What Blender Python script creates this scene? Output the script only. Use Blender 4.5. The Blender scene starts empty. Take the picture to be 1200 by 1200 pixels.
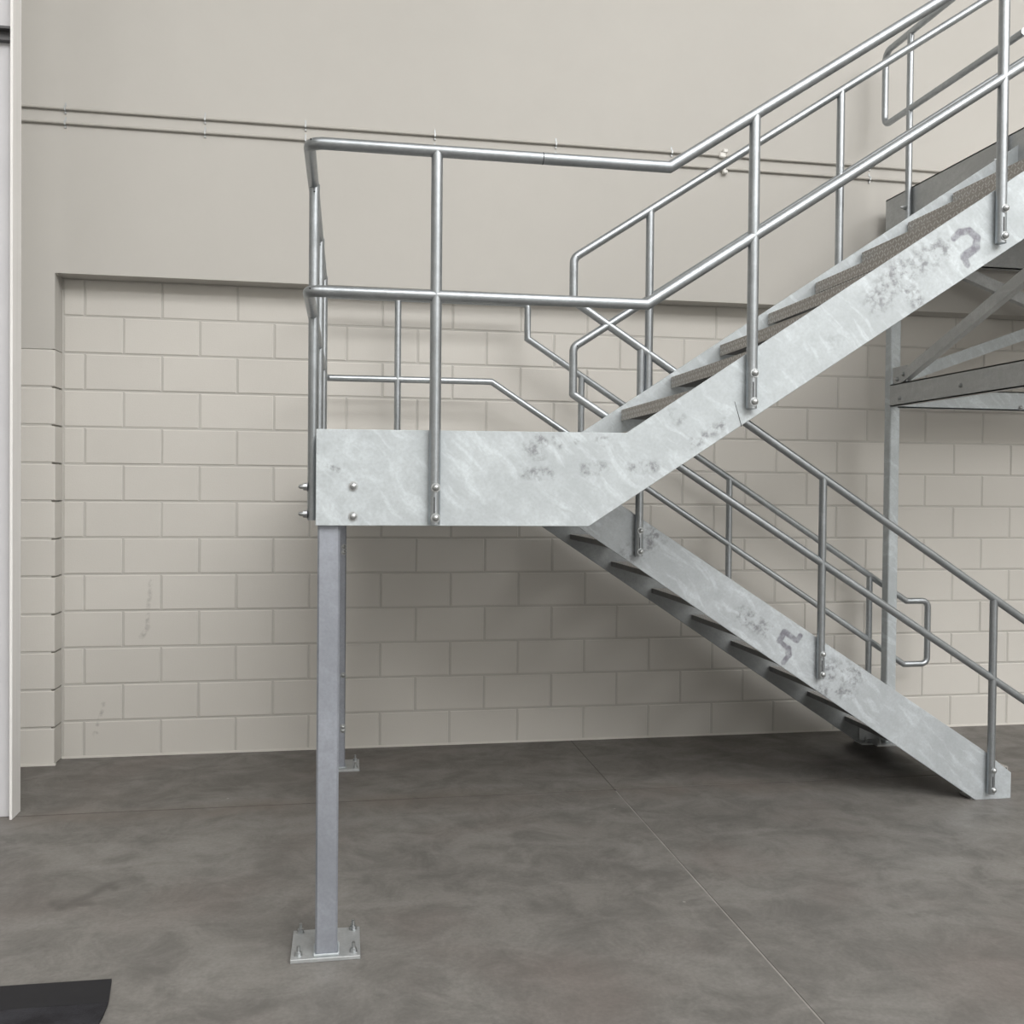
import bpy, bmesh, math, random
from mathutils import Vector, Matrix
random.seed(7)
scene = bpy.context.scene
col = scene.collection

# ------------------------------------------------------------------ camera
YAW, PITCH, ROLL = 0.16547, -0.01481, 0.00911
fwd = Vector((math.sin(YAW)*math.cos(PITCH), math.cos(YAW)*math.cos(PITCH), math.sin(PITCH)))
r0 = Vector((math.cos(YAW), -math.sin(YAW), 0)); u0 = r0.cross(fwd)
rt = r0*math.cos(ROLL) + u0*math.sin(ROLL); up = -r0*math.sin(ROLL) + u0*math.cos(ROLL)
cam_data = bpy.data.cameras.new('camera'); cam = bpy.data.objects.new('camera', cam_data); col.objects.link(cam)
cam_data.sensor_fit = 'HORIZONTAL'; cam_data.sensor_width = 36.0
cam_data.lens = 36.0*1097.09/1200.0
cam_data.shift_x = 11.66/1200.0; cam_data.shift_y = -9.29/1200.0
cam_data.clip_start = 0.05; cam_data.clip_end = 200
m = Matrix((rt, up, -fwd)).transposed().to_4x4(); m.translation = Vector((2.21014, -5.47195, 1.50282))
cam.matrix_world = m
scene.camera = cam

# ------------------------------------------------------------------ light
scene.view_settings.view_transform = 'Standard'; scene.view_settings.look = 'None'
scene.view_settings.exposure = 0.10; scene.view_settings.gamma = 1.0
scene.view_settings.use_curve_mapping = False
world = bpy.data.worlds.new('world'); scene.world = world; world.use_nodes = True
world.node_tree.nodes['Background'].inputs[0].default_value = (0.6, 0.62, 0.65, 1)
world.node_tree.nodes['Background'].inputs[1].default_value = 0.05

def area(name, loc, target, sx, sy, power, color=(1, 1, 1)):
    d = bpy.data.lights.new(name, 'AREA'); d.shape = 'RECTANGLE'; d.size = sx; d.size_y = sy
    d.energy = power; d.color = color
    o = bpy.data.objects.new(name, d); col.objects.link(o); o.location = loc
    o.rotation_euler = (Vector(target) - Vector(loc)).to_track_quat('-Z', 'Y').to_euler()
    return o
SKYL = (1.0, 0.985, 0.965)
for y, k in ((-5.5, 0.14), (-12.0, 0.9), (-19.0, 1.3)):            # rows of roof lights
    for x, p in ((-4.0, 400), (6.2, 1050), (15.0, 1000)):
        area('roof_light', (x, y, 11.6), (x, y+1.0, 0), 8.6, 4.6, p*k, SKYL)
area('dock_door_daylight', (9.5, -22.2, 2.8), (4.0, 0, 1.8), 6.0, 5.2, 200, (0.95, 0.98, 1.0))

# ------------------------------------------------------------------ shader helpers
class NT:
    def __init__(s, name):
        s.mat = bpy.data.materials.new(name); s.mat.use_nodes = True
        s.t = s.mat.node_tree; s.bsdf = s.t.nodes['Principled BSDF']
        s.pos = s.n('ShaderNodeNewGeometry').outputs['Position']
    def n(s, kind, **kw):
        o = s.t.nodes.new(kind)
        for k, v in kw.items(): setattr(o, k, v)
        return o
    def link(s, a, b): s.t.links.new(a, b)
    def put(s, sock, v):
        if hasattr(v, 'is_output'): s.link(v, sock)
        else: sock.default_value = v
    def math(s, op, a, b=None, c=None, clamp=False):
        o = s.n('ShaderNodeMath', operation=op, use_clamp=clamp)
        for i, v in enumerate((a, b, c)):
            if v is not None: s.put(o.inputs[i], v)
        return o.outputs[0]
    def vmath(s, op, a, b=None, scale=None):
        o = s.n('ShaderNodeVectorMath', operation=op)
        s.put(o.inputs[0], a)
        if b is not None: s.put(o.inputs[1], b)
        if scale is not None: s.put(o.inputs['Scale'], scale)
        return o.outputs['Value'] if op in ('DOT_PRODUCT', 'LENGTH', 'DISTANCE') else o.outputs[0]
    def noise(s, scale, detail=4, rough=0.55, vec=None, stretch=None, dist=0.0):
        v = s.pos if vec is None else vec
        if stretch is not None: v = s.vmath('MULTIPLY', v, stretch)
        o = s.n('ShaderNodeTexNoise'); s.link(v, o.inputs['Vector'])
        o.inputs['Scale'].default_value = scale; o.inputs['Detail'].default_value = detail
        o.inputs['Roughness'].default_value = rough; o.inputs['Distortion'].default_value = dist
        return o.outputs[0], o.outputs[1]
    def range(s, v, a, b, lo=0.0, hi=1.0, smooth=False):
        o = s.n('ShaderNodeMapRange'); o.clamp = True
        if smooth: o.interpolation_type = 'SMOOTHSTEP'
        s.put(o.inputs[0], v)
        for i, x in enumerate((a, b, lo, hi)): s.put(o.inputs[i+1], x)
        return o.outputs[0]
    def mix(s, f, a, b, blend='MIX'):
        o = s.n('ShaderNodeMix', data_type='RGBA', blend_type=blend)
        s.put(o.inputs[0], f)
        for i, v in ((6, a), (7, b)):
            s.put(o.inputs[i], v if hasattr(v, 'is_output') else (*v[:3], 1))
        return o.outputs[2]
    def segment(s, p, A, B, rad, soft):
        """1 inside a stroke from A to B (world points), 0 outside"""
        A = Vector(A); d = Vector(B) - A; L2 = max(d.length_squared, 1e-8)
        pa = s.vmath('SUBTRACT', p, tuple(A))
        t = s.math('DIVIDE', s.vmath('DOT_PRODUCT', pa, tuple(d)), L2, clamp=True)
        q = s.vmath('SCALE', tuple(d), scale=t)
        dist = s.vmath('DISTANCE', pa, q)
        return s.range(dist, rad, rad+soft, 1.0, 0.0)
    def strokes(s, p, segs):
        out = None
        for (A, B, rad, soft) in segs:
            k = s.segment(p, A, B, rad, soft)
            out = k if out is None else s.math('MAXIMUM', out, k)
        return out
    def finish(s, color, rough, metal=0.0, bump=None, bstr=0.3, bdist=0.01, spec=0.5):
        s.put(s.bsdf.inputs['Base Color'], color if hasattr(color, 'is_output') else (*color[:3], 1))
        s.put(s.bsdf.inputs['Roughness'], rough); s.put(s.bsdf.inputs['Metallic'], metal)
        s.bsdf.inputs['Specular IOR Level'].default_value = spec
        if bump is not None:
            b = s.n('ShaderNodeBump'); b.inputs['Strength'].default_value = bstr
            b.inputs['Distance'].default_value = bdist
            s.link(bump, b.inputs['Height']); s.link(b.outputs[0], s.bsdf.inputs['Normal'])
        return s.mat

def wob(s, amt, scale=14):
    _, c = s.noise(scale, 2)
    return s.vmath('ADD', s.pos, s.vmath('SCALE', s.vmath('SUBTRACT', c, (0.5, 0.5, 0.5)), scale=amt))

def galvanised(name, base=(0.66, 0.69, 0.705), metal=0.45, rough=0.42, streak=1.0, marks=None, spots=None, tone=1.0):
    s = NT(name)
    a, _ = s.noise(3.0, 4)
    b, _ = s.noise(22, 5, 0.6)
    f, _ = s.noise(95, 3)
    base = tuple(c*tone for c in base)
    dark = tuple(c*0.80 for c in base); lite = tuple(min(c*1.13, 0.92) for c in base)
    c = s.mix(s.range(a, 0.3, 0.7), dark, lite)
    c = s.mix(s.range(b, 0.35, 0.70, 0, 0.7), c, tuple(x*0.80 for x in base))
    # drained zinc runs: pale diagonal streaks
    q = wob(s, 0.10, 5)
    al = s.vmath('DOT_PRODUCT', q, (0.72, 0.2, -0.69)); ac = s.vmath('DOT_PRODUCT', q, (0.69, 0.2, 0.72))
    cb = s.n('ShaderNodeCombineXYZ'); s.put(cb.inputs[0], s.math('MULTIPLY', al, 5.5)); s.put(cb.inputs[1], s.math('MULTIPLY', ac, 26.0))
    w, _ = s.noise(1.0, 3, 0.6, vec=cb.outputs[0])
    c = s.mix(s.range(w, 0.53, 0.66, 0.0, 0.52*streak), c, tuple(min(x*1.28, 0.9) for x in base))
    c = s.mix(s.range(w, 0.47, 0.32, 0.0, 0.40*streak), c, tuple(x*0.82 for x in base))
    c = s.mix(s.range(f, 0.4, 0.65, 0, 0.30), c, tuple(x*0.7 for x in base))
    # handling scuffs
    g, _ = s.noise(5.5, 6, 0.72)
    c = s.mix(s.range(g, 0.66, 0.80, 0, 0.35*streak), c, (0.20, 0.205, 0.22))
    if spots:
        n2, _ = s.noise(34, 4, 0.66)
        p = wob(s, 0.02, 30)
        k = s.strokes(p, spots)
        c = s.mix(s.math('MULTIPLY', k, s.range(n2, 0.45, 0.64, 0, 0.75)), c, (0.16, 0.16, 0.175))
    if marks:
        n3, _ = s.noise(40, 3, 0.6)
        p = wob(s, 0.008, 25)
        k = s.strokes(p, marks)
        c = s.mix(s.math('MULTIPLY', k, s.range(n3, 0.32, 0.6, 0.40, 0.90)), c, (0.17, 0.165, 0.20))
    ro = s.range(a, 0.3, 0.7, rough-0.04, rough+0.06)
    return s.finish(c, ro, metal, a, 0.02, 0.01)

# ------------------------------------------------------------------ materials
Y0 = -2.475; YI = -1.335
five_low = [((4.341, YI, .826), (4.324, YI, .802), .009, .006), ((4.324, YI, .802), (4.262, YI, .847), .010, .006),
            ((4.262, YI, .847), (4.235, YI, .803), .011, .006), ((4.235, YI, .803), (4.281, YI, .765), .008, .006),
            ((4.281, YI, .765), (4.284, YI, .735), .013, .006), ((4.284, YI, .735), (4.258, YI, .700), .010, .006)]
five_up = [((4.311, Y0, 2.402), (4.334, Y0, 2.424), .009, .006), ((4.334, Y0, 2.424), (4.372, Y0, 2.432), .010, .006),
           ((4.372, Y0, 2.432), (4.402, Y0, 2.408), .010, .006), ((4.402, Y0, 2.408), (4.398, Y0, 2.375), .010, .006),
           ((4.398, Y0, 2.375), (4.352, Y0, 2.340), .012, .006), ((4.352, Y0, 2.340), (4.364, Y0, 2.312), .009, .006)]
smudge = [((2.985, Y0, 1.574), (3.05, Y0, 1.580), .010, .02), ((3.15, Y0, 1.585), (3.225, Y0, 1.586), .010, .02),
          ((2.78, Y0, 1.56), (2.87, Y0, 1.56), .008, .02), ((2.83, Y0, 1.672), (2.845, Y0, 1.660), .012, .01),
          ((2.89, Y0, 1.673), (2.90, Y0, 1.655), .010, .01), ((2.955, Y0, 1.668), (2.957, Y0, 1.662), .006, .006),
          ((3.04, Y0, 1.668), (3.055, Y0, 1.665), .012, .01), ((2.80, Y0, 1.645), (2.83, Y0, 1.62), .012, .02),
          ((2.155, Y0, 1.574), (2.185, Y0, 1.560), .005, .006), ((4.10, Y0, 2.27), (4.02, Y0, 2.17), .02, .05),
          ((4.10, Y0, 2.27), (4.26, Y0, 2.36), .02, .05), ((4.14, Y0, 2.21), (4.17, Y0, 2.18), .02, .02),
          ((3.36, Y0, 1.665), (3.47, Y0, 1.735), .006, .02), ((3.29, Y0, 1.76), (3.31, Y0, 1.75), .01, .02)]
M_plate = galvanised('galvanised_plate', base=(0.525, 0.57, 0.595), metal=0.22, rough=0.50, marks=five_up, spots=smudge)
M_low = galvanised('galvanised_stringer', base=(0.53, 0.57, 0.60), metal=0.3, rough=0.5, marks=five_low,
                   spots=[((4.05, YI, .93), (4.16, YI, .86), .02, .04), ((4.48, YI, .66), (4.62, YI, .63), .03, .05), ((4.45, YI, .56), (4.6, YI, .55), .01, .04),
                          ((3.5, YI, 1.22), (3.62, YI, 1.30), .02, .06)])
M_tube = galvanised('galvanised_tube', base=(0.425, 0.455, 0.48), metal=0.9, rough=0.35, streak=0.3)
M_post = galvanised('galvanised_column', base=(0.375, 0.40, 0.455), metal=0.5, rough=0.45, streak=0.25)
M_far_str_shaded = galvanised('galvanised_stringer_shaded', base=(0.34, 0.36, 0.37), metal=0.4, rough=0.5, streak=0.3)  # same steel as the other stringers, base darkened for the shade under the flight
M_under_shaded = galvanised('galvanised_under_shaded', base=(0.20, 0.205, 0.205), metal=0.3, rough=0.55, streak=0.2)  # shade below the treads put into the base colour, support angles too
M_frame = galvanised('galvanised_frame', base=(0.50, 0.52, 0.53), metal=0.5, rough=0.45, streak=0.4)
M_bolt = galvanised('galvanised_bolt', base=(0.50, 0.52, 0.53), metal=0.9, rough=0.35, streak=0.0)

def dark_mat(name, c, r=0.7):
    s = NT(name); n, _ = s.noise(40, 3)
    return s.finish(s.mix(n, tuple(x*0.8 for x in c), tuple(x*1.2 for x in c)), r)
M_dark = dark_mat('dark_gap', (0.03, 0.03, 0.032))

def checker_plate():
    s = NT('checker_plate')
    sp = s.n('ShaderNodeSeparateXYZ'); s.link(s.pos, sp.inputs[0])
    u = s.math('MULTIPLY', sp.outputs[1], 1/0.021)
    v = s.math('MULTIPLY', s.math('ADD', sp.outputs[0], sp.outputs[2]), 1/0.021)
    par = s.math('FLOORED_MODULO', s.math('ADD', s.math('FLOOR', u), s.math('FLOOR', v)), 2.0)
    fu = s.math('SUBTRACT', s.math('FRACT', u), 0.5); fv = s.math('SUBTRACT', s.math('FRACT', v), 0.5)
    sg = s.math('SUBTRACT', s.math('MULTIPLY', par, 2.0), 1.0)
    a = s.math('MULTIPLY', s.math('ADD', fu, s.math('MULTIPLY', fv, sg)), 0.7071)
    b = s.math('MULTIPLY', s.math('SUBTRACT', fv, s.math('MULTIPLY', fu, sg)), 0.7071)
    e = s.math('ADD', s.math('POWER', s.math('MULTIPLY', a, 1/0.56), 2.0), s.math('POWER', s.math('MULTIPLY', b, 1/0.17), 2.0))
    k = s.range(e, 0.55, 1.1, 1.0, 0.0)
    n, _ = s.noise(9, 4); n2, _ = s.noise(60, 3)
    c = s.mix(n, (0.37, 0.35, 0.325), (0.47, 0.455, 0.43))
    c = s.mix(s.range(n2, .4, .7, 0, .3), c, (0.28, 0.255, 0.23))
    c = s.mix(s.math('MULTIPLY', k, 0.75), c, (0.66, 0.66, 0.66))
    return s.finish(c, s.range(k, 0, 1, 0.6, 0.38), s.range(k, 0, 1, 0.25, 0.7), k, 0.6, 0.004)
M_tread = checker_plate()

WALL = (0.545, 0.526, 0.489)
def wall_mat(name, blocks=False, tint=None):
    WALL = tint or (0.585, 0.567, 0.532)
    s = NT(name)
    a, _ = s.noise(0.7, 4); b, _ = s.noise(6, 4); g, _ = s.noise(130 if blocks else 60, 3, 0.7)
    c = s.mix(s.range(a, .3, .7), tuple(x*0.97 for x in WALL), tuple(x*1.03 for x in WALL))
    c = s.mix(s.range(b, .35, .75, 0, .25), c, tuple(x*0.94 for x in WALL))
    if blocks:
        oi = s.n('ShaderNodeObjectInfo')
        c = s.mix(0.5, c, s.mix(oi.outputs['Random'], tuple(x*0.96 for x in WALL), tuple(x*1.04 for x in WALL)))
        p = wob(s, 0.03, 9)
        k = s.strokes(p, [((1.141, 0, .982), (1.119, 0, .72), .004, .012), ((1.119, 0, .72), (1.092, 0, .668), .004, .015),
                          ((.89, 0, .296), (.86, 0, .18), .004, .010), ((.845, 0, .131), (.85, 0, .12), .008, .012)])
        n3, _ = s.noise(30, 3)
        c = s.mix(s.math('MULTIPLY', k, s.range(n3, .4, .6, 0, .45)), c, (0.18, 0.17, 0.17))
    return s.finish(c, 0.62, 0.0, g, 0.16 if blocks else 0.06, 0.004, 0.3)
M_wall = wall_mat('wall_paint', tint=(0.487, 0.474, 0.446)); M_block = wall_mat('block_paint', True)
s = NT('conduit_paint'); n, _ = s.noise(12, 3)
M_pipe = s.finish(s.mix(n, tuple(x*0.78 for x in WALL), tuple(x*0.86 for x in WALL)), 0.5)
s = NT('caulk'); n, _ = s.noise(20, 3)
M_caulk = s.finish(s.mix(n, (0.60, 0.58, 0.54), (0.68, 0.66, 0.62)), 0.5)
s = NT('white_steel_paint'); n, _ = s.noise(3, 4); st, _ = s.noise(5, 3, stretch=(8, 8, .3))
M_white = s.finish(s.mix(s.range(st, .4, .7, 0, .4), s.mix(n, (0.82, 0.81, 0.80), (0.87, 0.86, 0.85)), (0.72, 0.71, 0.70)), 0.45)
s = NT('grey_steel_paint'); n, _ = s.noise(3, 4)
M_web = s.finish(s.mix(n, (0.56, 0.56, 0.585), (0.64, 0.64, 0.66)), 0.45)
s = NT('white_plastic'); n, _ = s.noise(30, 2)
M_plastic = s.finish(s.mix(n, (0.72, 0.71, 0.68), (0.80, 0.79, 0.76)), 0.4)
M_bracket = dark_mat('bracket_steel', (0.09, 0.09, 0.095), 0.5)
s = NT('roof_deck'); n, _ = s.noise(1, 3)
M_roof = s.finish(s.mix(n, (0.50, 0.50, 0.50), (0.56, 0.56, 0.56)), 0.6)
s = NT('far_wall_paint'); n, _ = s.noise(1, 3)
M_far = s.finish(s.mix(n, (0.42, 0.41, 0.39), (0.50, 0.49, 0.46)), 0.6)

def concrete(name):
    s = NT(name)
    a, _ = s.noise(0.9, 6, 0.6, dist=0.4); b, _ = s.noise(4.5, 8, 0.72, dist=0.5); f, _ = s.noise(70, 4, 0.6)
    t, _ = s.noise(2.2, 5, 0.6, stretch=(1.0, 1.9, 1), dist=0.9)
    c = s.mix(s.range(a, .3, .7), (0.178, 0.170, 0.158), (0.240, 0.231, 0.217))
    c = s.mix(s.range(b, .40, .64, 0, .80), c, (0.122, 0.117, 0.110))
    c = s.mix(s.range(t, .50, .68, 0, .60), c, (0.272, 0.263, 0.248))
    pk, _ = s.noise(1.3, 4, 0.5)
    c = s.mix(s.range(pk, .54, .70, 0, .45), c, (0.190, 0.160, 0.147))
    c = s.mix(s.range(f, .35, .7, 0, .3), c, (0.10, 0.094, 0.088))
    sp = s.n('ShaderNodeSeparateXYZ'); s.link(wob(s, .25, 3), sp.inputs[0])
    band = s.range(s.math('ABSOLUTE', s.math('ADD', sp.outputs[1], 0.98)), 0.0, 0.17, 1.0, 0.0)   # rusty dirt along the joint
    c = s.mix(s.math('MULTIPLY', band, s.range(t, .35, .6, .10, .75)), c, (0.155, 0.132, 0.115))
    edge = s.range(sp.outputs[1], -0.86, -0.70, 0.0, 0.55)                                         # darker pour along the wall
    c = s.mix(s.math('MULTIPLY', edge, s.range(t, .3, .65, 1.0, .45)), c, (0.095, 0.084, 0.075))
    k = s.strokes(wob(s, .10, 7), [((1.22, -1.93, 0), (1.34, -1.78, 0), .012, .03), ((1.33, -1.78, 0), (1.38, -1.80, 0), .01, .02), ((1.18, -1.90, 0), (1.30, -1.90, 0), .005, .03)])
    c = s.mix(s.math('MULTIPLY', k, .55), c, (0.075, 0.07, 0.065))
    vo = s.n('ShaderNodeTexVoronoi'); s.link(s.pos, vo.inputs['Vector']); vo.inputs['Scale'].default_value = 2.6
    c = s.mix(s.range(vo.outputs['Distance'], .012, .022, .65, 0), c, (0.42, 0.41, 0.38))              # paint specks
    return s.finish(c, s.range(b, .3, .7, .42, .60), 0.0, f, 0.10, 0.004, 0.4)
M_floor = concrete('floor_concrete')
s = NT('joint_filler'); n, _ = s.noise(8, 3)
sp = s.n('ShaderNodeSeparateXYZ'); s.link(s.pos, sp.inputs[0])
near_wall = s.range(sp.outputs[1], -0.96, -0.94, 0, 1)                  # open dirty joint by the wall, pale sealant elsewhere
M_joint = s.finish(s.mix(near_wall, s.mix(n, (0.13, 0.12, 0.11), (0.50, 0.48, 0.45)), (0.042, 0.038, 0.034)), 0.7)
s = NT('mat_pile'); n, _ = s.noise(7, 5, .65); g, _ = s.noise(220, 2)
M_mat = s.finish(s.mix(s.range(n, .4, .7), (0.016, 0.016, 0.019), (0.042, 0.042, 0.050)), 0.8, 0, g, .5, .003, .25)
M_rub = dark_mat('mat_rubber', (0.011, 0.011, 0.014), 0.75)

# ------------------------------------------------------------------ object helpers
WPOS = {}
def new_mesh(name, verts, faces, mat, smooth=False, bevel=None):
    me = bpy.data.meshes.new(name); me.from_pydata([tuple(v) for v in verts], [], faces)
    bm = bmesh.new(); bm.from_mesh(me)
    bmesh.ops.recalc_face_normals(bm, faces=bm.faces)
    if bevel: bmesh.ops.bevel(bm, geom=bm.edges[:], offset=bevel, segments=1, affect='EDGES', profile=0.5)
    for f in bm.faces: f.smooth = smooth
    bm.to_mesh(me); bm.free()
    if smooth: me.set_sharp_from_angle(angle=math.radians(42))
    me.materials.append(mat)
    return me
def place(name, me, loc, parent=None, rot=None):
    o = bpy.data.objects.new(name, me); col.objects.link(o)
    loc = Vector(loc)
    if parent is not None:
        o.parent = parent; o.location = loc - WPOS[parent.name]
    else: o.location = loc
    if rot is not None: o.rotation_euler = rot
    WPOS[o.name] = loc
    return o
def part(name, verts, faces, mat, parent=None, smooth=False, bevel=None):
    vs = [Vector(v) for v in verts]
    lo = Vector([min(v[i] for v in vs) for i in range(3)]); hi = Vector([max(v[i] for v in vs) for i in range(3)])
    c = (lo+hi)/2; c.z = lo.z
    return place(name, new_mesh(name, [v-c for v in vs], faces, mat, smooth, bevel), c, parent)
BOXF = [(0,3,2,1),(4,5,6,7),(0,1,5,4),(1,2,6,5),(2,3,7,6),(3,0,4,7)]
def boxv(x0, x1, y0, y1, z0, z1):
    return [(x0,y0,z0),(x1,y0,z0),(x1,y1,z0),(x0,y1,z0),(x0,y0,z1),(x1,y0,z1),(x1,y1,z1),(x0,y1,z1)]
def box(name, x0, x1, y0, y1, z0, z1, mat, parent=None, bevel=None):
    return part(name, boxv(x0,x1,y0,y1,z0,z1), BOXF, mat, parent, False, bevel)
def boxes(name, lst, mat, parent=None, bevel=None):
    vs, fs = [], []
    for b in lst:
        k = len(vs); vs += boxv(*b); fs += [tuple(i+k for i in f) for f in BOXF]
    return part(name, vs, fs, mat, parent, False, bevel)
def plate_xz(name, pts, y0, y1, mat, parent=None, bevel=0.0015):
    n = len(pts); vs = [(x, y0, z) for x, z in pts] + [(x, y1, z) for x, z in pts]
    fs = [tuple(range(n)), tuple(range(2*n-1, n-1, -1))] + [(i, (i+1) % n, n+(i+1) % n, n+i) for i in range(n)]
    return part(name, vs, fs, mat, parent, False, bevel)
def fillet(pts, rads, seg=7):
    out = [Vector(pts[0])]
    for i in range(1, len(pts)-1):
        P = Vector(pts[i]); r = rads[i-1] if isinstance(rads, (list, tuple)) else rads
        a = (Vector(pts[i-1])-P).normalized(); b = (Vector(pts[i+1])-P).normalized()
        ang = a.angle(b)
        if r <= 0 or ang > math.pi-0.02: out.append(P); continue
        d = r/math.tan(ang/2); cen = P + (a+b).normalized()*(r/math.sin(ang/2))
        s0 = P+a*d-cen; s1 = P+b*d-cen; tot = s0.angle(s1); ax = s0.cross(s1).normalized()
        for k in range(seg+1): out.append(cen + Matrix.Rotation(tot*k/seg, 3, ax) @ s0)
    out.append(Vector(pts[-1])); return out
def sweep(path, rad, sides=16, caps=True):
    P = [Vector(p) for p in path]; vs, fs = [], []
    d = (P[1]-P[0]).normalized()
    h = Vector((0,0,1)) if abs(d.z) < 0.9 else Vector((1,0,0))
    a = d.cross(h).normalized(); b = d.cross(a)
    ring = [P[0] + a*(rad*math.cos(2*math.pi*k/sides)) + b*(rad*math.sin(2*math.pi*k/sides)) for k in range(sides)]
    vs += ring
    for i in range(1, len(P)):
        d = (P[i]-P[i-1]).normalized()
        n = d if i == len(P)-1 else (d + (P[i+1]-P[i]).normalized()).normalized()
        ring = [v + d*((P[i]-v).dot(n)/d.dot(n)) for v in ring]
        k0 = len(vs); vs += ring
        fs += [(k0-sides+k, k0-sides+(k+1) % sides, k0+(k+1) % sides, k0+k) for k in range(sides)]
    if caps: fs += [tuple(range(sides)), tuple(range(len(vs)-sides, len(vs)))]
    return vs, fs
def tube(name, pts, rad, mat, parent=None, rads=0.0, sides=16):
    vs, fs = sweep(fillet(pts, rads), rad, sides)
    return part(name, vs, fs, mat, parent, True)
def thing(name, label, cat, loc, group=None):
    o = bpy.data.objects.new(name, None); col.objects.link(o); o.location = loc; o.empty_display_size = 0.2
    o['label'] = label; o['category'] = cat
    if group: o['group'] = group
    WPOS[o.name] = Vector(loc); return o
def sub(name, loc, parent):
    """an Empty that gathers the sub-parts of a part"""
    o = bpy.data.objects.new(name, None); col.objects.link(o); o.parent = parent
    o.location = Vector(loc)-WPOS[parent.name]; o.empty_display_size = 0.1; WPOS[o.name] = Vector(loc); return o
def lathe(name, prof, mat, sides=10):
    vs = []; fs = []
    for r, z in prof: vs += [(r*math.cos(2*math.pi*k/sides), r*math.sin(2*math.pi*k/sides), z) for k in range(sides)]
    for i in range(len(prof)-1):
        fs += [(i*sides+k, i*sides+(k+1) % sides, (i+1)*sides+(k+1) % sides, (i+1)*sides+k) for k in range(sides)]
    fs += [tuple(range(sides)), tuple(range((len(prof)-1)*sides, len(prof)*sides))]
    return new_mesh(name, vs, fs, mat, True)
BOLT = lathe('bolt', [(.0155, 0), (.0155, .002), (.011, .0021), (.011, .008), (.007, .012), (.002, .0135)], M_bolt)
STUD = lathe('threaded_bolt', [(.016, 0), (.016, .002), (.013, .0021), (.013, .014), (.0075, .0141), (.0075, .026), (.003, .031)], M_bolt, 8)
ANCHOR = lathe('anchor_bolt', [(.014, 0), (.014, .002), (.0105, .0021), (.0105, .012), (.0055, .0121), (.0055, .030)], M_bolt, 8)
R_NY = (math.pi/2, 0, 0); R_PY = (-math.pi/2, 0, 0); R_NX = (0, -math.pi/2, 0)

# ------------------------------------------------------------------ setting
B = 0.2032
XL, XR, YB, YF, ZC = -6.0, 17.0, -0.13, -22.5, 12.0
RX0, RX1, RTOP = 0.675, 7.70, 13*B
floor = box('floor', XL, XR, YF, 0.3, -0.15, -0.0021, M_joint); floor['kind'] = 'structure'
g = 0.0036
for (a, b, c, d) in ((XL, 3.557-g, YF, -.935-g), (3.557+g, XR, YF, -.935-g), (XL, 3.557-g*.5, -.935+g, .25), (3.557+g*.5, XR, -.935+g, .25)):
    box('concrete_slab', a, b, c, d, -0.0020, 0.0, M_floor, floor, 0.0008)

def wall_slab():
    lst = [(XL, XR, YB, .3, RTOP, ZC), (RX1, XR, YB, .3, 0, RTOP), (XL, RX0-.004, YB, .3, 11*B, RTOP),
           (XL, -1.9, YB, .3, 0, 11*B), (-1.9, RX0-.02, -.126, .3, 0, 11*B), (RX0-.02, RX1, .0038, .3, 0, RTOP)]
    return boxes('wall_back', lst, M_wall)
wall = wall_slab(); wall['kind'] = 'structure'; wall['label'] = 'cream painted concrete panel wall over a recessed block infill'
wall.data.materials.append(M_block)
def block_mesh(w, h, d):
    e = 0.0045
    # front face with eased arrises
    vs = [(-w/2+e, 0, e), (w/2-e, 0, e), (w/2-e, 0, h-e), (-w/2+e, 0, h-e),
          (-w/2, e*.6, 0), (w/2, e*.6, 0), (w/2, e*.6, h), (-w/2, e*.6, h),
          (-w/2, d, 0), (w/2, d, 0), (w/2, d, h), (-w/2, d, h)]
    fs = [(0,1,2,3)] + [(i, (i+1) % 4, 4+(i+1) % 4, 4+i) for i in range(4)] + [(4+i, 4+(i+1) % 4, 8+(i+1) % 4, 8+i) for i in range(4)]
    return new_mesh('block', vs, fs, M_block)
J = 0.010; CACHE = {}
def blk(x0, x1, k, y=0.0, d=0.012):
    w = round(x1-x0-J, 4)
    if w < 0.02: return
    key = (w, d)
    if key not in CACHE: CACHE[key] = block_mesh(w, B-J, d)
    place('block', CACHE[key], ((x0+x1)/2+random.uniform(-.0012, .0012), y+random.uniform(-.0012, .0012), k*B+J/2), wall)
for k in range(13):
    x = 0.788 if k % 2 == 0 else 0.788+B
    blk(RX0+.002, x, k)
    while x < RX1-.01:
        blk(x, min(x+2*B, RX1), k); x += 2*B
for k in range(11):
    blk(.262, RX0+.002, k, YB, .134)
    x = .262 if k % 2 == 0 else .262-B
    if k % 2: blk(x, .262, k, YB, .134)
    while x > -1.6: blk(x-2*B, x, k, YB, .134); x -= 2*B
t1 = box('trim_1', RX0, RX1, -.005, .01, 0, .011, M_caulk); t1['kind'] = 'structure'
t2 = box('trim_2', -1.8, RX0+.004, YB-.005, YB+.01, 0, .011, M_caulk); t2['kind'] = 'structure'
for nm, bx, mt in (('wall_left', (XL-.2, XL, YF, .3, 0, ZC), M_far), ('wall_right', (XR, XR+.2, YF, .3, 0, ZC), M_far),
                   ('wall_front', (XL, XR, YF-.2, YF, 0, ZC), M_far), ('ceiling', (XL, XR, YF, .3, ZC, ZC+.2), M_roof)):
    o = box(nm, *bx, mt); o['kind'] = 'structure'

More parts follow.
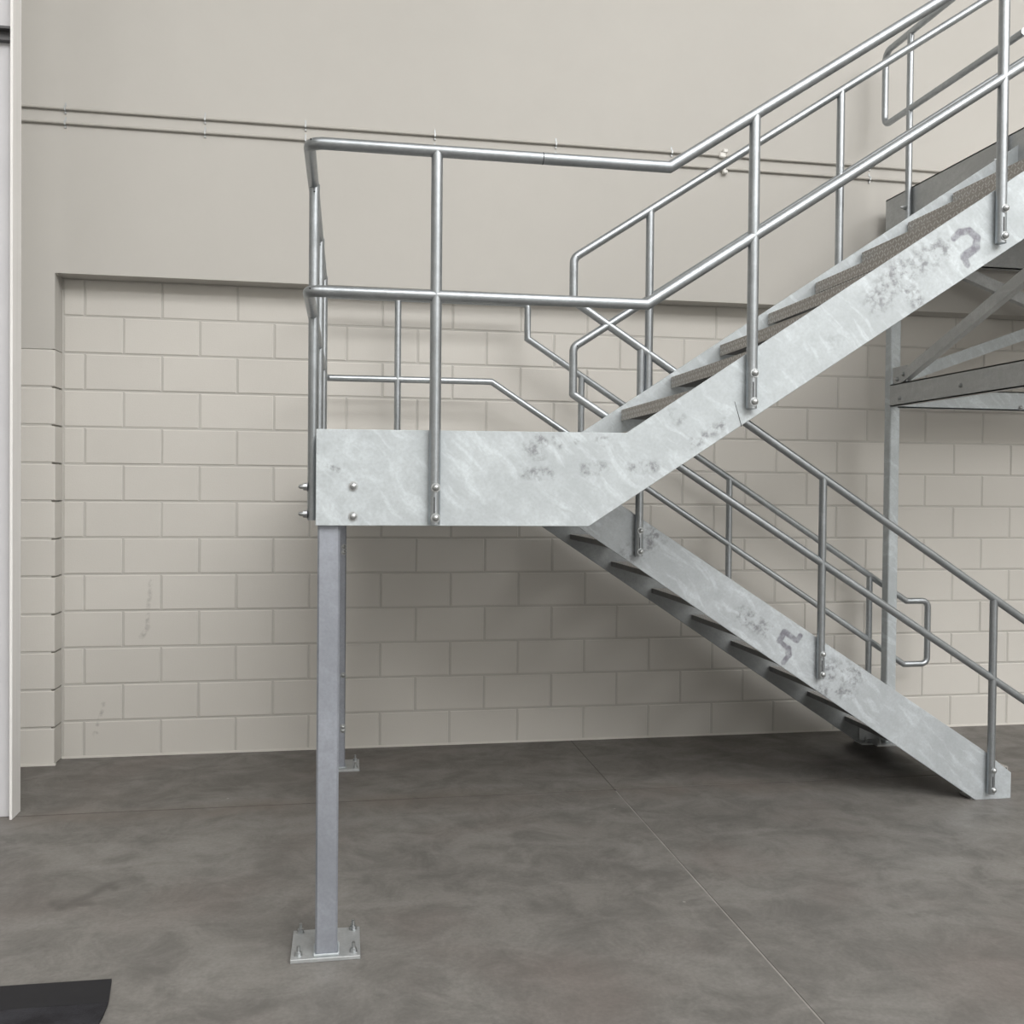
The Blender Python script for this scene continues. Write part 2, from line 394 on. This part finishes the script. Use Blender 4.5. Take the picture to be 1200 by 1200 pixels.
# ------------------------------------------------------------------ the staircase
st = thing('staircase', 'galvanised steel switchback staircase with pipe railings and a square landing on two posts', 'staircase', (2.6, -1.36, 0))
SU = 0.6585
near = plate_xz('stringer', [(2.117, 1.386), (3.001, 1.386), (5.42, 2.955), (5.42, 3.207), (3.128, 1.697), (2.117, 1.690)], Y0, Y0+.010, M_plate, st)
near['label'] = 'bright wide front stringer plate running on as the landing edge'
plate_xz('weld_seam', [(3.5035, 1.81), (3.505, 1.81), (3.5315, 1.726), (3.529, 1.726)], Y0-.0006, Y0+.001, M_dark, near, None)
upin = plate_xz('stringer', [(3.15, 1.44), (5.42, 2.945), (5.42, 3.203), (3.262, 1.772), (3.15, 1.70)], -1.385, -1.375, M_plate, st)
lowpts = [(3.20, 1.374), (3.20, 1.604), (5.304, .252), (5.470, .127), (5.470, 0.0), (5.276, 0.0)]
lowin = plate_xz('stringer', lowpts, YI, YI+.010, M_low, st)
lowin['label'] = 'grey lower stringer plate with a marker scrawl'
lowfar = plate_xz('stringer', lowpts, -.245, -.235, M_far_str_shaded, st)
# landing frame and deck
box('landing_edge', 2.117, 2.127, Y0+.0102, -.2452, 1.386, 1.690, M_plate, st, .0015)
box('landing_edge', 2.117, 3.19, -.245, -.235, 1.386, 1.690, M_plate, st, .0015)
boxes('landing_beam', [(2.93, 2.938, -2.46, -.25, 1.40, 1.555), (2.938, 2.985, -2.46, -.25, 1.547, 1.555), (2.938, 2.985, -2.46, -.25, 1.40, 1.408)], M_frame, st)
for y in (-1.9, -1.36, -.82):
    boxes('landing_joist', [(2.128, 2.929, y-.003, y+.003, 1.47, 1.556), (2.128, 2.929, y+.003, y+.05, 1.55, 1.556)], M_frame, st)
box('landing_deck', 2.128, 3.235, -2.464, -.246, 1.5565, 1.565, M_tread, st)
for z in (1.511, 1.416): place('bolt', BOLT, (2.2335, Y0-.0002, z), near, R_NY)

def tread_mesh(y0, y1, flip):
    w = .262; t = .005; s = -1 if flip else 1
    prof = [(0, 0), (w, 0), (w, -.028), (w-t, -.028), (w-t, -t), (t, -t), (t, -.050), (0, -.050)]
    L = y1-y0; n = len(prof)
    vs = [(s*x, -L/2, z) for x, z in prof] + [(s*x, L/2, z) for x, z in prof]
    fs = [(i, (i+1) % n, n+(i+1) % n, n+i) for i in range(n)] + [(0, 5, 6, 7), (0, 1, 4, 5), (1, 2, 3, 4), (n, n+7, n+6, n+5), (n, n+5, n+4, n+1), (n+1, n+4, n+3, n+2)]
    me = new_mesh('tread', vs, fs, M_tread); me.materials.append(M_under_shaded)
    for p in me.polygons:                               # underside and back lip get the steel with shade in its colour
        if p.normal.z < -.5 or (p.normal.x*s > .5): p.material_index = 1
    return me
def angle_mesh(s):
    vs, fs = [], []
    for b in ((0, .19, 0, s*.004, -.036, 0), (0, .19, 0, s*.032, -.004, 0)):
        k = len(vs); vs += boxv(b[0], b[1], min(b[2], b[3]), max(b[2], b[3]), b[4], b[5]); fs += [tuple(i+k for i in f) for f in BOXF]
    return new_mesh('support_angle', vs, fs, M_under_shaded)
ANG = {1: angle_mesh(1), -1: angle_mesh(-1)}
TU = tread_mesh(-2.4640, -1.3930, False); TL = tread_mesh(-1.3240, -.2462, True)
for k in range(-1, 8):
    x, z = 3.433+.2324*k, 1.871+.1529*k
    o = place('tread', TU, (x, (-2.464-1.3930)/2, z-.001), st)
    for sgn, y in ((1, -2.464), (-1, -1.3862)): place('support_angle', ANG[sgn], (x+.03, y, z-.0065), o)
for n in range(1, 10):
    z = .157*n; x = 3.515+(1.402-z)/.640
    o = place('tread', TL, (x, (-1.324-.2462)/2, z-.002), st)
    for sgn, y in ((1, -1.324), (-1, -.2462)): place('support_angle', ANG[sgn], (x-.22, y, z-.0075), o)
# feet of the lower flight
for y in (-.335, -1.322):
    yy = (y, -.2455) if y > -1 else (y, y+.09)
    yv = (-.2535, -.2455) if y > -1 else (-1.3245, -1.3165)
    f = boxes('foot_angle', [(5.262, 5.47, yy[0], yy[1], 0, .008), (5.29, 5.44, yv[0], yv[1], .008, .085)], M_frame, st)
    for x in (5.30, 5.43): place('anchor_bolt', ANCHOR, (x, yy[0]+.03, .008), f)

# posts under the landing
def column(x0, x1, y0, y1, ztop, pl, mat, parent, bolts):
    c = box('column', x0, x1, y0, y1, .012, ztop, mat, parent, .006)
    bp = box('base_plate', *pl, 0, .0125, M_frame, c, .0015)
    for bx, by in bolts: place('anchor_bolt', ANCHOR, (bx, by, .0125), c)
    boxes('weld_bead', [(x0-.005, x1+.005, y0-.006, y0, .0125, .020), (x0-.005, x1+.005, y1, y1+.006, .0125, .020),
                        (x0-.006, x0, y0, y1, .0125, .020), (x1, x1+.006, y0, y1, .0125, .020)], M_plate, c, .002)
    return c
cn = column(2.123, 2.193, -2.4545, -2.3845, 1.55, (2.046, 2.266, -2.470, -2.268), M_post, st, [(2.070, -2.440), (2.244, -2.440), (2.070, -2.285), (2.244, -2.285)])
cf = column(2.143, 2.215, -.430, -.360, 1.55, (2.09, 2.292, -.458, -.268), M_post, st, [(2.112, -.43), (2.270, -.43), (2.112, -.292), (2.270, -.292)])
for z in (1.195, 1.165, .51, .235, .215): place('bolt', BOLT, (2.203, -.4302, z), cf, R_NY)

R = 0.019
ZT, ZM, XE = 2.575, 2.117, 2.091
YP, YQ, YM = -2.494, -.216, -1.355
PC = {}
def post(x, y, z0, z1, rail, face, studs=True):
    L = round(z1-z0, 3)
    if L not in PC:
        vs, fs = sweep([(0, 0, 0), (0, 0, L)], R*.97, 16); PC[L] = new_mesh('post', vs, fs, M_tube, True)
    place('post', PC[L], (x, y, z0), rail)
    for dz in (.022, .118):
        if face == 'front': place('bolt', BOLT, (x+.002, y-R+.0005, z0+dz), rail, R_NY)
        elif face == 'end': place('threaded_bolt', STUD, (x-R+.0005, y, z0+dz), rail, R_NX)
        else: place('bolt', BOLT, (x, y+R-.0005, z0+dz), rail, R_PY)
    if face == 'front': box('slot', x-.0035, x-.0005, y-R-.0006, y-R+.004, z0+.034, z0+.088, M_dark, rail)

# outer guardrail: up the front stringer, round the landing, down the wall side
gr = sub('guardrail', (XE, -1.36, 1.39), st)
gr['label'] = 'outer pipe guardrail wrapping round the landing'
XU = 5.50
tube('top_rail', [(XU, YP, ZT+(XU-3.259)*.655), (3.259, YP, ZT), (XE, YP, ZT), (XE, YQ, ZT-.008), (3.226, YQ, 2.566), (3.226, YQ, 2.368), (5.612, YQ, .845), (5.757, YQ, .845), (5.757, YQ, .66)],
     R, M_tube, gr, [0, .045, .045, .03, 0, .008, .04])
tube('mid_rail', [(XU, YP, ZM+.003+(XU-3.186)*.655), (3.186, YP, ZM+.003), (XE, YP, ZM), (XE, YQ, ZM-.004), (3.021, YQ, ZM), (5.600, YQ, .456), (5.757, YQ, .456), (5.757, YQ, .66)],
     R*.97, M_tube, gr, [0, .035, .035, 0, .008, .04])
post(2.489, YP, 1.391, ZT, gr, 'front')
for x, zb in ((3.556, 1.785), (4.479, 2.388), (5.40, 2.99)): post(x, YP, zb, ZT+(x-3.259)*.655, gr, 'front')
for y in (-2.10, -1.375, -.65): post(XE+.004, y, 1.391, ZT-.004, gr, 'end')
post(2.491, YQ, 1.391, ZT-.006, gr, 'back')
for x in (3.545, 4.454, 5.365): post(x, YQ, 1.339-(x-3.262)*.650+.03, 2.368-(x-3.226)*.638, gr, 'back')
# inner railing: both flights share it, turning at the landing
ir = sub('inner_railing', (3.2, YM, 1.5), st)
ir['label'] = 'inner pipe railing turning from the upper flight down along the lower flight'
tube('top_rail', [(XU, YM, 2.550+(XU-3.215)*.661), (3.215, YM, 2.550), (3.215, YM, 2.359), (5.62, YM, 2.359-2.405*.641), (5.76, YM, .817), (5.76, YM, .62)], R, M_tube, ir, [.045, .006, .008, .04])
tube('mid_rail', [(XU, YM, 2.150+(XU-3.217)*.657), (3.217, YM, 2.150), (3.217, YM, 1.938), (5.60, YM, 1.938-2.383*.629), (5.76, YM, .439), (5.76, YM, .62)], R*.97, M_tube, ir, [.040, .006, .008, .04])
for x in (3.57, 4.499): post(x, YM, 1.772+(x-3.262)*.663-.21, 2.550+(x-3.215)*.661, ir, 'back')
for x, zb in ((3.534, 1.206), (4.436, .624), (5.343, .035)): post(x, YM, zb, 2.359-(x-3.215)*.641, ir, 'front')

HOLE = lathe('drain_hole', [(.0032, 0), (.0032, .0012)], M_dark, 8)
for p, rail in (((XE+.006, YP-R+.0012, ZT+.004), gr), ((XE+.006, YP-R+.0012, ZM+.004), gr), ((3.228, YM-R+.0012, 2.552), ir), ((3.230, YM-R+.0012, 2.153), ir)):
    place('drain_hole', HOLE, p, rail, R_NY)
for y in (-2.10, -1.375):
    place('drain_hole', HOLE, (XE+.004, y-R*.97+.0008, ZT-.034), gr, R_NY)
vs, fs = sweep([(2.829, YP, ZT), (2.8315, YP, ZT)], R+.0004, 16); part('pipe_joint', vs, fs, M_dark, gr, True)

# ------------------------------------------------------------------ upper platform on the right
pf = thing('steel_platform', 'raised galvanised steel platform frame with cross braces, at the right against the wall', 'platform', (5.43, -.35, 0))
DX1 = 7.55
def pcol(x0, y0): 
    c = box('column', x0, x0+.062, y0, y0+.066, .012, 2.96, M_plate, pf, .005)
    box('base_plate', x0-.07, x0+.13, y0-.03, y0+.16, 0, .0125, M_frame, c, .0015)
    for bx in (x0-.045, x0+.105):
        for by in (y0-.005, y0+.135): place('anchor_bolt', ANCHOR, (bx, by, .0125), c)
for x0, y0 in ((5.404, -.35), (5.404, -2.46), (DX1-.07, -.35), (DX1-.07, -2.46)): pcol(x0, y0)
# frame beams: channels
def channel_y(nm, x, y0, y1, z0, z1, s, mat):
    return boxes(nm, [(min(x, x+s*.006), max(x, x+s*.006), y0, y1, z0, z1), (min(x, x+s*.045), max(x, x+s*.045), y0, y1, z0, z0+.007), (min(x, x+s*.045), max(x, x+s*.045), y0, y1, z1-.007, z1)], mat, pf)
def channel_x(nm, y, x0, x1, z0, z1, s, mat):
    return boxes(nm, [(x0, x1, min(y, y+s*.006), max(y, y+s*.006), z0, z1), (x0, x1, min(y, y+s*.045), max(y, y+s*.045), z0, z0+.007), (x0, x1, min(y, y+s*.045), max(y, y+s*.045), z1-.007, z1)], mat, pf)
b1 = channel_y('beam', 5.397, -2.45, -.352, 2.020, 2.150, 1, M_frame)
for y, z in ((-.45, 2.06), (-1.0, 2.075)): place('bolt', BOLT, (5.3968, y, z), b1, R_NX)
b2 = channel_x('beam', -.356, 5.45, DX1, 2.016, 2.130, 1, M_plate)
for x in (6.26, 6.32): place('bolt', BOLT, (x, -.3562, 2.035), b2, R_NY)
box('gusset', 5.4085, 5.4145, -.50, -.36, 2.155, 2.25, M_frame, pf, .001)
def brace_bar(nm, a, b, w, t, plane, mat):
    a, b = Vector(a), Vector(b); d = (b-a).normalized()
    n = Vector((1, 0, 0)) if plane == 'x' else Vector((0, 1, 0))
    s = d.cross(n)*w/2; q = n*t/2; L = n*.035
    vs = []
    for p in (a, b): vs += [p-s-q, p+s-q, p+s+q, p-s+q]
    fs = [(0,1,2,3), (4,5,6,7)] + [(i, (i+1) % 4, 4+(i+1) % 4, 4+i) for i in range(4)]
    k = 8                                             # the standing leg of the angle
    for p in (a, b): vs += [p-s+q, p-s*.82+q, p-s*.82+q+L, p-s+q+L]
    fs += [tuple(i+k for i in f) for f in [(0,1,2,3), (4,5,6,7)] + [(i, (i+1) % 4, 4+(i+1) % 4, 4+i) for i in range(4)]]
    return part(nm, vs, fs, mat, pf)
SX = .376
o = brace_bar('brace', (5.402, -.40, 2.160), (5.402, -2.42, 2.160+2.02*SX), .062, .005, 'x', M_frame)
for y in (-.42, -.48): place('bolt', BOLT, (5.398, y, 2.168+(-.40-y)*SX), o, R_NX)
brace_bar('brace', (5.49, -.348, 2.200), (DX1-.08, -.348, 2.200+1.98*.355), .068, .005, 'y', M_plate)
brace_bar('brace', (5.49, -.335, 2.985), (DX1-.08, -.335, 2.985-1.98*.355), .068, .005, 'y', M_frame)
channel_x('deck_edge', -.253, 5.462, DX1, 2.90, 3.262, 1, M_frame)
channel_y('deck_edge', 5.412, -2.475, -.256, 2.967, 3.270, 1, M_frame)
o = box('deck', 5.46, DX1, -2.47, -.26, 3.136, 3.145, M_tread, pf)
pg = sub('guardrail', (5.39, -.8, 3.0), pf)
PX = 5.392
tube('top_rail', [(PX, -1.44, 4.153), (PX, -.262, 4.153), (PX, -.262, 3.93)], R, M_tube, pg, [.05])
tube('mid_rail', [(PX, -1.44, 3.715), (PX, -.262, 3.715), (PX, -.262, 3.93)], R*.97, M_tube, pg, [.05])
for y in (-.515, -1.30):
    vs, fs = sweep([(PX, y, 2.99), (PX, y, 4.15)], R*.97); part('post', vs, fs, M_tube, pg, True)
    for dz in (.06, .16): place('threaded_bolt', STUD, (PX-R+.0005, y, 2.99+dz), pg, R_NX)

# ------------------------------------------------------------------ conduits along the wall
def clip_mesh():
    vs, fs = [], []
    for b in ((-.004, .004, -.003, 0, .010, .034), (-.004, .004, -.020, -.017, -.011, .011), (-.004, .004, -.020, 0, .009, .012), (-.004, .004, -.020, 0, -.012, -.009), (-.004, .004, -.008, 0, -.026, -.011)):
        k = len(vs); vs += boxv(*b); fs += [tuple(i+k for i in f) for f in BOXF]
    return new_mesh('pipe_clip', vs, fs, M_frame)
CLIP = clip_mesh()
for z, pos in ((3.513, 'upper'), (3.437, 'lower')):
    c = thing('wall_conduit', '%s of the two thin painted conduits clipped along the wall above the staircase' % pos, 'conduit', (3, YB, z), 'painted conduits on the wall')
    vs, fs = sweep([(-1.0, YB-.0095, z), (9.5, YB-.0095, z)], .0085, 10); part('pipe', vs, fs, M_pipe, c, True)
    for x in (-.1, .723, 1.44, 1.977, 2.696, 3.399, 4.10, 5.372, 6.1, 6.8): place('pipe_clip', CLIP, (x, YB, z), c)
    big = boxes('cable_saddle', [(4.395, 4.435, YB-.024, YB-.0005, z-.014, z+.016), (4.415, 4.445, YB-.030, YB-.0005, z+.012 if pos == 'upper' else z-.034, z+.036 if pos == 'upper' else z-.012)], M_plastic, c, .005)
    big['label'] = 'white plastic saddle'

# ------------------------------------------------------------------ white building column at the left
bc = thing('building_column', 'white painted steel wide-flange column at the left edge of the photo', 'column', (.61, -.924, 0))
box('flange', .727, .739, -.980, -.868, 0, ZC-.01, M_white, bc, .0015)
box('flange', .480, .492, -.980, -.868, 0, ZC-.01, M_white, bc, .0015)
box('web', .492, .727, -.929, -.919, 0, ZC-.01, M_web, bc)
br = boxes('bracket', [(.56, .726, -.972, -.9292, 3.535, 3.547), (.56, .726, -.96, -.9292, 3.488, 3.500), (.56, .726, -.94, -.9292, 3.500, 3.535)], M_bracket, bc, .001)
br['label'] = 'small steel shelf bracket on the web'

# ------------------------------------------------------------------ floor mat
mt = thing('floor_mat', 'black floor mat on the concrete at the bottom left corner', 'mat', (1.0, -2.9, 0))
def mat_piece(nm, pts, z, mat, parent):
    n = len(pts); vs = [(x, y, 0.0005) for x, y in pts] + [(x, y, z) for x, y in pts]
    fs = [tuple(range(n)), tuple(range(n, 2*n))] + [(i, (i+1) % n, n+(i+1) % n, n+i) for i in range(n)]
    return part(nm, vs, fs, mat, parent)
mat_piece('border', [(.55, -2.482), (1.518, -2.494), (1.536, -2.60), (1.54, -2.63), (.55, -2.618)], .008, M_rub, mt)
mat_piece('pile', [(.55, -2.6185), (1.54, -2.6305), (1.542, -2.70), (1.536, -2.78), (1.52, -2.90), (1.50, -3.10), (1.49, -3.35), (.55, -3.35)], .0075, M_mat, mt)
